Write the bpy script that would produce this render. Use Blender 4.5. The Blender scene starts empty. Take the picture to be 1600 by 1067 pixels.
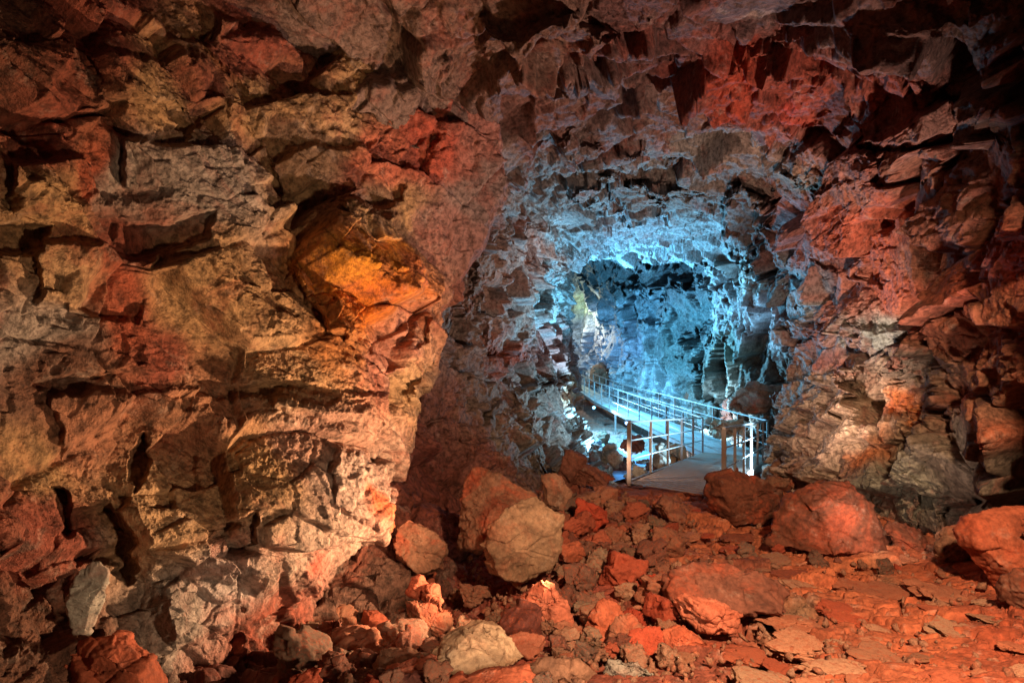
import bpy, bmesh, math, random
import numpy as np
from mathutils import Vector, Matrix, Euler
R = math.radians
sc = bpy.context.scene
col = sc.collection
QUICK = 1.0            # mesh density factor of the rock shells

# ------------------------------------------------------------------ camera, world, exposure
CAM = Vector((0, 0, 2.55))
F = 1067.0             # focal length in photograph pixels (24 mm on 36 mm)
cam = bpy.data.cameras.new('camera'); camo = bpy.data.objects.new('camera', cam); col.objects.link(camo)
cam.lens = 24; cam.sensor_width = 36; cam.clip_end = 300; cam.clip_start = 0.05
camo.location = CAM; camo.rotation_euler = (R(90), 0, 0)
sc.camera = camo
w = bpy.data.worlds.new('World'); sc.world = w; w.use_nodes = True
bg = w.node_tree.nodes['Background']; bg.inputs[0].default_value = (1.0, 0.62, 0.45, 1); bg.inputs[1].default_value = 0.04
sc.view_settings.view_transform = 'Standard'; sc.view_settings.look = 'None'
sc.view_settings.exposure = 0.0; sc.view_settings.gamma = 1
sc.cycles.use_denoising = True
sc.cycles.max_bounces = 5; sc.cycles.diffuse_bounces = 3; sc.cycles.glossy_bounces = 2
sc.cycles.sample_clamp_indirect = 4

def P(px, py, d):
    """point seen at photograph pixel (px, py) standing d metres ahead of the camera"""
    return Vector(((px - 800) / F * d, d, CAM.z - (py - 533.5) / F * d))

def lamp(name, pos, aim, power, color, size=0.12, angle=110, blend=0.6):
    l = bpy.data.lights.new(name, 'SPOT'); l.energy = power; l.color = color
    l.shadow_soft_size = size; l.spot_size = R(angle); l.spot_blend = blend
    o = bpy.data.objects.new(name, l); col.objects.link(o); o.location = pos
    d = Vector(aim) - Vector(pos); o.rotation_euler = d.to_track_quat('-Z', 'Y').to_euler()
    return o
def bulb(name, pos, power, color, size=0.08):
    l = bpy.data.lights.new(name, 'POINT'); l.energy = power; l.color = color; l.shadow_soft_size = size
    o = bpy.data.objects.new(name, l); col.objects.link(o); o.location = pos
    return o

WARM = (1, .70, .42); ROSE = (1, .62, .50); CYAN = (.22, .72, 1); ICE = (.62, .86, 1); WHITE = (1, .9, .78)
# warm floodlights of the near hall (no fixtures)
lamp('flood_or_fill', (1.3, 1.6, 1.0), (-1.9, 5.6, 1.3), 330, (1, .70, .42), .10, 95)  # added frontal fill for the left wall
lamp('flood_or_fill', (.62, 5.3, .85), (-2.4, 5.6, 2.4), 860, (1, .63, .34), .05, 120, .6)
lamp('flood_or_fill', (1.9, 1.0, 4.4), (3.1, 5.9, .2), 3100, (1, .66, .38), .12, 82, .8)
lamp('flood_or_fill', (.15, 2.55, 1.15), (-.15, 4.3, .55), 60, (1, .80, .55), .06, 60, .8)
lamp('flood_or_fill', (3.9, 6.0, 1.15), (.8, 9.5, 5.8), 1150, (1, .68, .54), .10, 110, .8)
lamp('flood_or_fill', (3.3, 8.8, 1.0), (6.0, 12.2, 4.6), 800, (1, .68, .50), .08, 105, .9)
lamp('flood_or_fill', (3.9, 6.9, .75), (4.8, 10.0, 1.7), 60, (1, .78, .60), .08, 140)
# tunnel lamps, with added lights among them
lamp('flood_or_fill', (5.95, 15.0, -.35), (.9, 16.6, 3.2), 3300, (.38, .74, 1), .18, 112)
lamp('flood_or_fill', (1.5, 12.0, .55), (4.6, 15.6, -.5), 110, (1, .72, .5), .06, 70, .8)  # added warm light for the first deck span
lamp('flood_or_fill', (2.9, 20.6, -1.3), (3.6, 19.0, 5.5), 5600, (.20, .62, 1), .12, 126)
lamp('flood_or_fill', (2.0, 13.4, .2), (5.6, 12.3, 2.9), 420, (.12, .62, 1), .1, 34, .9)  # added narrow beam that makes the blue patch on the right wall
bulb('flood_or_fill', (1.7, 28.8, 2.0), 11500, (.14, .60, 1), .15)
bulb('flood_or_fill', (3.5, 45.0, 3.9), 900, (.85, 1, .75), .15)
lamp('flood_or_fill', (6.3, 25.6, -1.3), (10.5, 25.6, 2.2), 4500, (.32, .72, 1), .1, 125)

# ------------------------------------------------------------------ numeric helpers
def h3(ix, iy, iz, seed):
    n = (ix.astype(np.int64) * 374761393 + iy.astype(np.int64) * 668265263 + iz.astype(np.int64) * 2147483647 + seed * 1274126177) & 0xffffffff
    n = ((n ^ (n >> 13)) * 1274126177) & 0xffffffff
    n = n ^ (n >> 16)
    return (n & 0xffffff) / float(0xffffff)
def vnoise(p, seed=0):
    i = np.floor(p); f = p - i; f = f * f * (3 - 2 * f); i = i.astype(np.int64)
    r = 0
    for dx in (0, 1):
        for dy in (0, 1):
            for dz in (0, 1):
                wgt = (f[:, 0] if dx else 1 - f[:, 0]) * (f[:, 1] if dy else 1 - f[:, 1]) * (f[:, 2] if dz else 1 - f[:, 2])
                r = r + wgt * h3(i[:, 0] + dx, i[:, 1] + dy, i[:, 2] + dz, seed)
    return r - .5
def fbm(p, seed=0, octv=4, gain=.5):
    a, s, r = 1., 1., 0
    for k in range(octv):
        r = r + a * vnoise(p * s + 17.3 * k, seed + k); a *= gain; s *= 2.03
    return r
def tps(ctrl, X, Y):
    """thin-plate interpolation of log depth"""
    c = np.array(ctrl, float); x = c[:, 0] / 400; y = c[:, 1] / 400; v = np.log(c[:, 2])
    def U(r2): return np.where(r2 > 1e-12, r2 * np.log(r2 + 1e-12), 0)
    n = len(c); K = U((x[:, None] - x) ** 2 + (y[:, None] - y) ** 2) + np.eye(n) * .02
    Pm = np.stack([np.ones(n), x, y], 1)
    A = np.zeros((n + 3, n + 3)); A[:n, :n] = K; A[:n, n:] = Pm; A[n:, :n] = Pm.T
    s = np.linalg.solve(A, np.concatenate([v, np.zeros(3)]))
    X = X / 400; Y = Y / 400; r = s[n] + s[n + 1] * X + s[n + 2] * Y
    for k in range(n): r += s[k] * U((X - x[k]) ** 2 + (Y - y[k]) ** 2)
    return np.exp(r)
def poly_sd(poly, X, Y):
    """signed distance (negative inside) to a polygon, in pixels"""
    pts = np.array(poly, float); n = len(pts); d = np.full(X.shape, 1e18); ins = np.zeros(X.shape, bool)
    for i in range(n):
        a = pts[i]; b = pts[(i + 1) % n]; e = b - a
        wx = X - a[0]; wy = Y - a[1]; t = np.clip((wx * e[0] + wy * e[1]) / (e @ e), 0, 1)
        d = np.minimum(d, (wx - e[0] * t) ** 2 + (wy - e[1] * t) ** 2)
        c = (a[1] > Y) != (b[1] > Y)
        with np.errstate(divide='ignore', invalid='ignore'):
            ins ^= c & (X < (b[0] - a[0]) * (Y - a[1]) / (b[1] - a[1]) + a[0])
    return np.where(ins, -1, 1) * np.sqrt(d)
def polyline(pts, n):
    p = np.array(pts, float); seg = np.r_[0, np.cumsum(np.hypot(*np.diff(p[:, :2], axis=0).T) + 1e-6)]
    s = np.linspace(0, seg[-1], n)
    # cubic-ish smoothing by resampling then box filter
    q = np.stack([np.interp(s, seg, p[:, k]) for k in range(p.shape[1])], 1)
    return q

def grid_mesh(name, V, tint=None, mask=None):
    """V: (m, n, 3) array of points -> mesh"""
    m, n, _ = V.shape; me = bpy.data.meshes.new(name)
    idx = np.arange(m * n).reshape(m, n)
    q = np.stack([idx[:-1, :-1], idx[:-1, 1:], idx[1:, 1:], idx[1:, :-1]], -1).reshape(-1, 4)
    me.vertices.add(m * n); me.vertices.foreach_set('co', V.reshape(-1).astype(np.float32))
    me.loops.add(q.size); me.loops.foreach_set('vertex_index', q.reshape(-1).astype(np.int32))
    me.polygons.add(len(q)); me.polygons.foreach_set('loop_start', np.arange(0, q.size, 4, dtype=np.int32))
    me.update(calc_edges=True)
    if tint is not None:
        a = me.attributes.new('tint', 'FLOAT_COLOR', 'POINT')
        c = np.ones((m * n, 4), np.float32); c[:, :3] = tint.reshape(-1, 3); a.data.foreach_set('color', c.reshape(-1))
    return me

def paint(ctrl, X, Y, Pw, seed=3, amp=38):
    """rock tint blended from ragged regions: mineral colour, in places coloured light"""
    shp = X.shape
    q = Pw.reshape(-1, 3)
    wx = fbm(q * 1.1, seed, 4).reshape(shp) * amp * 2; wy = fbm(q * 1.1 + 40, seed + 9, 4).reshape(shp) * amp * 2
    X = X + wx; Y = Y + wy; W = 0; C = 0
    for (x, y, r, *c) in ctrl:
        ww = 1 / (((X - x) ** 2 + (Y - y) ** 2) / (r * r) + .15) ** 2.5
        W = W + ww; C = C + ww[..., None] * np.array(c)
    return C / W[..., None]

# ------------------------------------------------------------------ materials
def N(nt, t, **kw):
    n = nt.nodes.new(t)
    for k, v in kw.items(): setattr(n, k, v)
    return n
def setin(n, **kw):
    for k, v in kw.items(): n.inputs[k.replace('_', ' ')].default_value = v
def mixc(nt, fac, a, b, mode='MIX'):
    m = N(nt, 'ShaderNodeMix', data_type='RGBA', blend_type=mode)
    for sock, v in ((m.inputs[0], fac), (m.inputs[6], a), (m.inputs[7], b)):
        if isinstance(v, bpy.types.NodeSocket): nt.links.new(v, sock)
        elif isinstance(v, (int, float)): sock.default_value = v
        else: sock.default_value = (*v, 1)
    return m.outputs[2]
def ramp(nt, v, a, b, lo=0., hi=1.):
    m = N(nt, 'ShaderNodeMapRange'); nt.links.new(v, m.inputs[0])
    m.inputs[1].default_value = a; m.inputs[2].default_value = b; m.inputs[3].default_value = lo; m.inputs[4].default_value = hi
    return m.outputs[0]
def rock_mat(name, color=None, rust=(.30, .075, .045), scale=1., rough=.85, bump=.5, rustamt=.6, pale=.35, rnd=0., spec=.3, darkamt=.5, pit=.45, pitr=(.35, .62)):
    m = bpy.data.materials.new(name); m.use_nodes = True; nt = m.node_tree; L = nt.links
    b = nt.nodes['Principled BSDF']
    tc = N(nt, 'ShaderNodeTexCoord'); vec = tc.outputs['Object']
    if color is None:
        at = N(nt, 'ShaderNodeAttribute'); at.attribute_name = 'tint'; base = at.outputs['Color']
    else:
        rg = N(nt, 'ShaderNodeRGB'); rg.outputs[0].default_value = (*color, 1); base = rg.outputs[0]
        oi = N(nt, 'ShaderNodeObjectInfo')
        mp = N(nt, 'ShaderNodeVectorMath', operation='ADD'); L.new(vec, mp.inputs[0])
        sc_ = N(nt, 'ShaderNodeVectorMath', operation='SCALE'); L.new(oi.outputs['Random'], sc_.inputs['Scale']); sc_.inputs[0].default_value = (31, 17, 23)
        L.new(sc_.outputs[0], mp.inputs[1]); vec = mp.outputs[0]
        if rnd:
            hs = N(nt, 'ShaderNodeHueSaturation'); L.new(base, hs.inputs['Color'])
            L.new(ramp(nt, oi.outputs['Random'], 0, 1, 1 - rnd, 1 + rnd * .9), hs.inputs['Value'])
            mm = N(nt, 'ShaderNodeMath', operation='FRACT'); m2 = N(nt, 'ShaderNodeMath', operation='MULTIPLY'); L.new(oi.outputs['Random'], m2.inputs[0]); m2.inputs[1].default_value = 7.31; L.new(m2.outputs[0], mm.inputs[0])
            L.new(ramp(nt, mm.outputs[0], 0, 1, .72, 1.08), hs.inputs['Saturation']); L.new(ramp(nt, mm.outputs[0], 0, 1, .5 + .025, .5 - .012), hs.inputs['Hue'])
            base = hs.outputs[0]
    def noise(s, det=6, ro=.6, dist=0.):
        n = N(nt, 'ShaderNodeTexNoise'); L.new(vec, n.inputs['Vector']); n.inputs['Scale'].default_value = s * scale
        n.inputs['Detail'].default_value = det; n.inputs['Roughness'].default_value = ro; n.inputs['Distortion'].default_value = dist
        return n.outputs['Fac']
    n1 = noise(1.7, 9, .68, .6); n2 = noise(.9, 8, .7, 1.2); n3 = noise(14, 6, .7); n4 = noise(60, 3, .6)
    c = mixc(nt, ramp(nt, n2, .50, .62, 0, rustamt), base, rust)
    dk = mixc(nt, 1, c, (.42, .40, .40), 'MULTIPLY')
    c = mixc(nt, ramp(nt, n1, .52, .36, 0, darkamt), c, dk)
    n5 = noise(3.3, 8, .72, .3)
    pl = mixc(nt, .55, c, (.62, .52, .44))
    c = mixc(nt, ramp(nt, n5, .56, .68, 0, pale), c, pl)
    c = mixc(nt, 1, c, mixc(nt, ramp(nt, n3, *pitr), (pit, pit * .95, pit * .92), (1.15, 1.12, 1.1)), 'MULTIPLY')
    L.new(c, b.inputs['Base Color'])
    L.new(ramp(nt, n3, .3, .7, rough - .12, min(1, rough + .1)), b.inputs['Roughness'])
    b.inputs['Specular IOR Level'].default_value = spec
    bp = N(nt, 'ShaderNodeBump'); bp.inputs['Strength'].default_value = bump; bp.inputs['Distance'].default_value = .04 / scale ** .6
    ad = N(nt, 'ShaderNodeMath', operation='MULTIPLY_ADD'); L.new(n4, ad.inputs[0]); ad.inputs[1].default_value = .35; L.new(n3, ad.inputs[2])
    L.new(ad.outputs[0], bp.inputs['Height']); L.new(bp.outputs[0], b.inputs['Normal'])
    return m
def metal_mat(name, color, rust, metallic=.5, rough=.5, amt=.6):
    m = bpy.data.materials.new(name); m.use_nodes = True; nt = m.node_tree; b = nt.nodes['Principled BSDF']
    tc = N(nt, 'ShaderNodeTexCoord'); n = N(nt, 'ShaderNodeTexNoise'); nt.links.new(tc.outputs['Object'], n.inputs[0]); n.inputs['Scale'].default_value = 4; n.inputs['Detail'].default_value = 8; n.inputs['Roughness'].default_value = .7
    nt.links.new(mixc(nt, ramp(nt, n.outputs['Fac'], .42, .62, 0, amt), color, rust), b.inputs['Base Color'])
    b.inputs['Metallic'].default_value = metallic; b.inputs['Roughness'].default_value = rough
    return m
def plain_mat(name, color, rough=.6, metallic=0., emit=0, ecol=None):
    m = bpy.data.materials.new(name); m.use_nodes = True; b = m.node_tree.nodes['Principled BSDF']
    b.inputs['Base Color'].default_value = (*color, 1); b.inputs['Roughness'].default_value = rough; b.inputs['Metallic'].default_value = metallic
    if emit: b.inputs['Emission Color'].default_value = (*(ecol or color), 1); b.inputs['Emission Strength'].default_value = emit
    return m
M_wall = rock_mat('lava_rock_wall', rustamt=.55, pale=.5, bump=1., pit=.38, pitr=(.38, .58))
M_far = rock_mat('lava_rock_tunnel', scale=.9, rustamt=.15, pale=.5, darkamt=1.,  rust=(.22, .07, .06))
M_floor = rock_mat('trodden_red_floor', scale=1.2, rust=(.40, .075, .03), rustamt=.5, pale=.5)

# ------------------------------------------------------------------ fractured-rock relief (geometry nodes on the dense sheets)
def rockify(name, s1=1.1, a1=.22, t1=.5, s2=3., a2=.06, t2=.45, an=(1, 1, 1.7), warp=.35, fb=.25, fine=.03, crack=.10, s3=9., a3=.016, wdet=3, fdet=6, grit=.0, soft=.09, gs=15.):
    ng = bpy.data.node_groups.new(name, 'GeometryNodeTree')
    ng.interface.new_socket('Geometry', in_out='INPUT', socket_type='NodeSocketGeometry')
    ng.interface.new_socket('Geometry', in_out='OUTPUT', socket_type='NodeSocketGeometry')
    I = ng.nodes.new('NodeGroupInput'); O = ng.nodes.new('NodeGroupOutput'); L = ng.links
    def nn(t, **k):
        n = ng.nodes.new(t)
        for a, b in k.items(): setattr(n, a, b)
        return n
    def put(s, v):
        if isinstance(v, bpy.types.NodeSocket): L.new(v, s)
        else: s.default_value = v
    def vm(op, a, b=None, scale=None):
        n = nn('ShaderNodeVectorMath', operation=op); put(n.inputs[0], a)
        if b is not None: put(n.inputs[1], b)
        if scale is not None: put(n.inputs['Scale'], scale)
        return n.outputs['Value'] if op == 'DOT_PRODUCT' else n.outputs[0]
    def mt(op, a, b=0., c=0.):
        n = nn('ShaderNodeMath', operation=op); put(n.inputs[0], a); put(n.inputs[1], b); put(n.inputs[2], c); return n.outputs[0]
    def noise(v, s, det, ro=.55, outp='Fac'):
        n = nn('ShaderNodeTexNoise'); put(n.inputs['Vector'], v); n.inputs['Scale'].default_value = s; n.inputs['Detail'].default_value = det; n.inputs['Roughness'].default_value = ro
        return n.outputs[0] if outp == 'Fac' else n.outputs['Color']
    pn = nn('GeometryNodeInputNamedAttribute', data_type='FLOAT_VECTOR'); pn.inputs['Name'].default_value = 'base'; pos = pn.outputs[0]
    qn = nn('GeometryNodeInputNamedAttribute', data_type='FLOAT_VECTOR'); qn.inputs['Name'].default_value = 'nrm'; nor = qn.outputs[0]
    wn = vm('SCALE', vm('SUBTRACT', noise(pos, .8, wdet, .5, 'C'), (.5, .5, .5)), scale=warp * 2)
    p = vm('ADD', pos, wn)
    rot = nn('ShaderNodeVectorRotate', rotation_type='EULER_XYZ'); put(rot.inputs['Vector'], p); rot.inputs['Rotation'].default_value = (R(12), R(-14), R(20))
    p = vm('MULTIPLY', rot.outputs[0], an)
    def blocks(s, amp, tilt, crk, smooth=True):
        v = nn('ShaderNodeTexVoronoi', feature='SMOOTH_F1' if smooth else 'F1')
        if smooth: v.inputs['Smoothness'].default_value = soft
        put(v.inputs['Vector'], p); v.inputs['Scale'].default_value = s
        rc = vm('SUBTRACT', v.outputs['Color'], (.5, .5, .5))
        # random tilt plane within the cell
        ps = vm('SUBTRACT', p, v.outputs['Position'])
        tl = mt('MULTIPLY', vm('DOT_PRODUCT', ps, rc), tilt * 2)
        off = mt('MULTIPLY', vm('DOT_PRODUCT', rc, (1, 1.3, -.9)), amp * 1.3)
        e = nn('ShaderNodeTexVoronoi', feature='DISTANCE_TO_EDGE'); put(e.inputs['Vector'], p); e.inputs['Scale'].default_value = s
        mr = nn('ShaderNodeMapRange'); put(mr.inputs[0], e.outputs['Distance']); mr.inputs[1].default_value = 0; mr.inputs[2].default_value = .055; mr.inputs[3].default_value = -crk; mr.inputs[4].default_value = 0
        return mt('ADD', mt('ADD', tl, off), mr.outputs[0])
    h = blocks(s1, a1, t1 / s1, crack)
    g2 = nn('ShaderNodeMapRange'); put(g2.inputs[0], noise(pos, .55, 3)); g2.inputs[1].default_value = .42; g2.inputs[2].default_value = .56; g2.inputs[3].default_value = .12; g2.inputs[4].default_value = 1.15
    h = mt('ADD', h, mt('MULTIPLY', blocks(s2, a2, t2 / s2, crack * .35), g2.outputs[0]))
    # smaller chips only in parts of the surface
    gate = nn('ShaderNodeMapRange'); put(gate.inputs[0], noise(pos, .9, 2)); gate.inputs[1].default_value = .40; gate.inputs[2].default_value = .56
    h = mt('ADD', h, mt('MULTIPLY', blocks(s3, a3, .4 / s3, crack * .12, False), gate.outputs[0]))
    h = mt('ADD', h, mt('MULTIPLY', mt('SUBTRACT', noise(pos, .45, 3), .5), fb * 2))
    n2_ = mt('SUBTRACT', noise(pos, 5., fdet, .62), .5)
    h = mt('ADD', h, mt('MULTIPLY', n2_, fine * 2))
    if grit:
        g3 = nn('ShaderNodeMapRange'); put(g3.inputs[0], noise(pos, 1.3, 3)); g3.inputs[1].default_value = .42; g3.inputs[2].default_value = .58
        h = mt('ADD', h, mt('MULTIPLY', mt('MULTIPLY', mt('SUBTRACT', noise(pos, gs, 4, .65), .5), grit * 2), g3.outputs[0]))
    sp = nn('GeometryNodeSetPosition'); L.new(I.outputs[0], sp.inputs[0]); put(sp.inputs['Offset'], vm('SCALE', nor, scale=h)); L.new(sp.outputs[0], O.inputs[0])
    return ng

def blur(A, n, ax):
    k = 2 * n + 1; pad = [(0, 0)] * A.ndim; pad[ax] = (n + 1, n)
    c = np.cumsum(np.pad(A, pad, mode='edge'), axis=ax)
    hi = np.take(c, range(k, c.shape[ax]), axis=ax); lo = np.take(c, range(0, c.shape[ax] - k), axis=ax)
    return (hi - lo) / k
def normals(B, lean=0., nb=14):
    """smooth normals of the undisturbed sheet, facing the viewer's side"""
    gu = np.gradient(B, axis=0); gv = np.gradient(B, axis=1); n = np.cross(gu, gv)
    n /= np.linalg.norm(n, axis=-1, keepdims=True) + 1e-9
    i, j = n.shape[0] // 2, n.shape[1] // 2
    if (n[i, j] @ (np.array(CAM) - B[i, j])) < 0: n = -n
    for ax in (0, 1): n = blur(n, nb, ax)
    n = n / (np.linalg.norm(n, axis=-1, keepdims=True) + 1e-9); n = n + np.array((0, -lean, 0))   # the fracture planes lean down the passage
    return n / (np.linalg.norm(n, axis=-1, keepdims=True) + 1e-9)
def shell(name, V, B, nrm, tint, mat, group):
    """V: relief sheet, B: the smooth sheet it grew from (drives the fracture pattern), nrm: its normals"""
    me = grid_mesh(name, V, tint); me.materials.append(mat)
    for nm, arr in (('base', B), ('nrm', nrm)):
        a = me.attributes.new(nm, 'FLOAT_VECTOR', 'POINT'); a.data.foreach_set('vector', np.ascontiguousarray(arr.reshape(-1), dtype=np.float32))
    o = bpy.data.objects.new(name, me); col.objects.link(o); o['kind'] = 'structure'
    md = o.modifiers.new('relief', 'NODES'); md.node_group = group
    return o
def world_of(X, Y, D): return np.stack([(X - 800) / F * D, D, CAM.z - (Y - 533.5) / F * D], -1)
def relief(feats, X, Y, D, seed):
    """hand-placed ledges, blocks and hollows: (polygon, metres towards the viewer, soft px, tilt x, tilt y)"""
    Pw = world_of(X, Y, D).reshape(-1, 3)
    wx = fbm(Pw * 2.2, seed, 5, .55).reshape(X.shape); wy = fbm(Pw * 2.2 + 9, seed + 5, 5, .55).reshape(X.shape)
    Xw = X + wx * 26; Yw = Y + wy * 26
    for poly, off, soft, tx, ty in feats:
        a = np.array(poly, float); x0, y0 = a.min(0) - 40; x1, y1 = a.max(0) + 40
        m = (Xw > x0) & (Xw < x1) & (Yw > y0) & (Yw < y1)
        sd = poly_sd(poly, Xw[m], Yw[m]); k = np.clip(.5 - sd / soft, 0, 1)
        c = a.mean(0)
        o = off + tx * (X[m] - c[0]) / 100 + ty * (Y[m] - c[1]) / 100
        D[m] = D[m] - k * o
    return D

# ------------------------------------------------------------------ cave shell
RG_near = rockify('near_relief', s1=.85, a1=.09, t1=.20, s2=2.7, a2=.045, t2=.36, an=(1, 1, 1.35), fb=.16, fine=.038, crack=.05, warp=.22, grit=.048)
RG_mid = rockify('mid_relief', s1=.8, a1=.14, t1=.28, s2=2.4, a2=.08, t2=.42, an=(1, 1, 2.0), fb=.22, fine=.05, crack=.09, s3=6, a3=.03, fdet=5, grit=.05, gs=8.)
RG_far = rockify('far_relief', s1=.5, a1=.3, t1=.35, s2=1.5, a2=.14, t2=.45, an=(1, 1, .95), fb=.5, fine=.16, crack=.15, s3=4.5, a3=.07, warp=.5, fdet=5, grit=.24, gs=2.6)

# --- near left wall
TAN = (.40, .24, .12); TAN2 = (.45, .28, .155); RED = (.34, .085, .045); ORG = (.52, .19, .04); PINK = (.46, .20, .15); GRY = (.33, .27, .24); DRK = (.16, .07, .045); MAR = (.24, .065, .042)
LED = polyline([(728, -260), (738, -40), (735, 30), (748, 90), (768, 165), (786, 285), (762, 350), (738, 425), (700, 490), (688, 570), (642, 640), (626, 700), (606, 760), (602, 822), (530, 868), (482, 930), (458, 1000), (470, 1100), (480, 1360)], int(1150 * QUICK))
s = np.linspace(-1, 1, len(LED)); kk = np.arange(-9, 10)
ncol = int(800 * QUICK)
u = np.linspace(0, 1, ncol)
Yl = np.linspace(-260, 1360, len(LED))
X = -260 + (LED[:, 0][:, None] + 260) * u; Y = Yl[:, None] * (1 - u) ** 2 + LED[:, 1][:, None] * (1 - (1 - u) ** 2)
ctl = [(-260, 500, 2.7), (-260, -260, 3.2), (-260, 1360, 2.4), (0, 0, 4.3), (0, 500, 3.9), (0, 850, 3.5), (0, 1067, 3.0), (200, 0, 5.4), (200, 100, 5.1), (200, 500, 4.8), (200, 900, 4.2), (250, 1067, 4.1), (400, 0, 6.9), (400, 300, 6.0), (400, 600, 5.5), (400, 850, 4.9),
       (550, 100, 7.7), (550, 400, 6.8), (570, 600, 6.2), (590, 750, 6.2), (550, 850, 5.8), (470, 940, 5.3), (440, 1067, 4.7), (700, 60, 9), (700, 200, 8.4), (780, 280, 9), (680, 450, 8), (670, 560, 7.5), (630, 680, 7.1), (450, 1360, 3.6), (730, -260, 8), (-1000, 500, 1.75), (-1000, -260, 2.0), (-1000, 1360, 1.6)]
ke = np.linspace(1, 0, int(90 * QUICK) + 1)[:-1] ** 1.3          # the wall goes on beside the viewer
X = np.hstack([-260 - 760 * ke + 0 * X[:, :1], X]); Y = np.hstack([Y[:, :1] + 0 * ke, Y])
D = tps(ctl, X, Y)
LF = [([(145, 82), (330, 85), (325, 165), (150, 160)], 0.15, 14, .05, -.05),
      ([(-200, -200), (600, -200), (610, 55), (330, 68), (240, 25), (140, 78), (-200, 75)], -0.17, 12, 0, .15),
      ([(165, 166), (335, 172), (300, 215), (205, 225), (150, 200)], -0.15, 10, 0, 0),
      ([(340, 42), (440, 62), (436, 135), (400, 128), (332, 72)], 0.20, 8, -.1, .05),
      ([(330, 85), (420, 110), (432, 190), (360, 185), (325, 140)], 0.07, 8, .1, .1),
      ([(0, 250), (130, 60), (190, 200), (260, 300), (100, 320)], -0.12, 20, 0, 0),
      ([(200, 225), (245, 225), (245, 295), (200, 290)], 0.15, 8, 0, 0),
      ([(130, 340), (330, 340), (325, 372), (240, 392), (135, 372)], -0.17, 10, 0, 0),
      ([(-100, 350), (62, 352), (55, 392), (-100, 395)], -0.17, 9, 0, 0),
      ([(10, 265), (120, 255), (150, 330), (120, 345), (20, 335)], 0.14, 10, 0, -.1),
      ([(40, 375), (145, 380), (130, 470), (55, 465)], 0.18, 12, .1, .05),
      ([(125, 400), (270, 380), (215, 500), (130, 470)], -0.03, 10, .12, -.2),
      ([(440, 235), (610, 228), (618, 262), (520, 268), (470, 285)], 0.15, 8, -.06, .04),
      ([(488, 360), (530, 308), (625, 335), (655, 430), (604, 498), (548, 525), (515, 505), (482, 420)], 0.43, 16, .12, .18),
      ([(530, 305), (622, 318), (632, 376), (580, 382), (545, 345)], 0.32, 7, .15, -.12),
      ([(600, 0), (750, 0), (775, 200), (680, 225), (640, 200), (600, 100)], 0.13, 20, .1, 0),
      ([(640, 215), (665, 215), (668, 260), (640, 262)], -0.19, 8, 0, 0),
      ([(612, 290), (632, 292), (632, 310), (612, 310)], -0.17, 6, 0, 0),
      ([(620, 475), (660, 480), (665, 530), (640, 545), (618, 520)], -0.19, 8, 0, 0),
      ([(50, 590), (300, 585), (500, 610), (560, 628), (500, 632), (380, 615), (90, 622)], -0.09, 9, 0, 0),
      ([(90, 622), (205, 625), (205, 660), (110, 700), (90, 690)], 0.07, 8, 0, 0),
      ([(430, 610), (620, 622), (640, 660), (600, 680), (500, 655), (425, 640)], 0.17, 12, 0, .1),
      ([(240, 640), (400, 640), (560, 660), (600, 800), (470, 910), (240, 880), (180, 780)], 0.20, 45, .04, .1),
      ([(212, 705), (240, 665), (250, 700), (238, 745), (215, 758)], -0.19, 7, 0, 0),
      ([(78, 755), (102, 755), (108, 830), (88, 850)], -0.22, 9, 0, 0),
      ([(110, 800), (170, 790), (215, 860), (205, 900), (160, 870), (120, 880)], -0.22, 16, 0, 0),
      ([(370, 800), (392, 795), (395, 850), (376, 865)], -0.11, 6, 0, 0),
      ([(520, 700), (600, 720), (612, 800), (560, 815), (500, 790)], 0.11, 10, 0, 0),
      ([(640, 620), (690, 560), (700, 590), (655, 690)], 0.21, 10, 0, 0),
      ([(235, 900), (430, 880), (440, 960), (250, 1010)], 0.14, 20, 0, .15),
      ([(-50, 880), (110, 900), (130, 1000), (-50, 1010)], -0.19, 25, 0, 0)]
DB = D.copy(); D = relief(LF, X, Y, D, 21)
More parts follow.
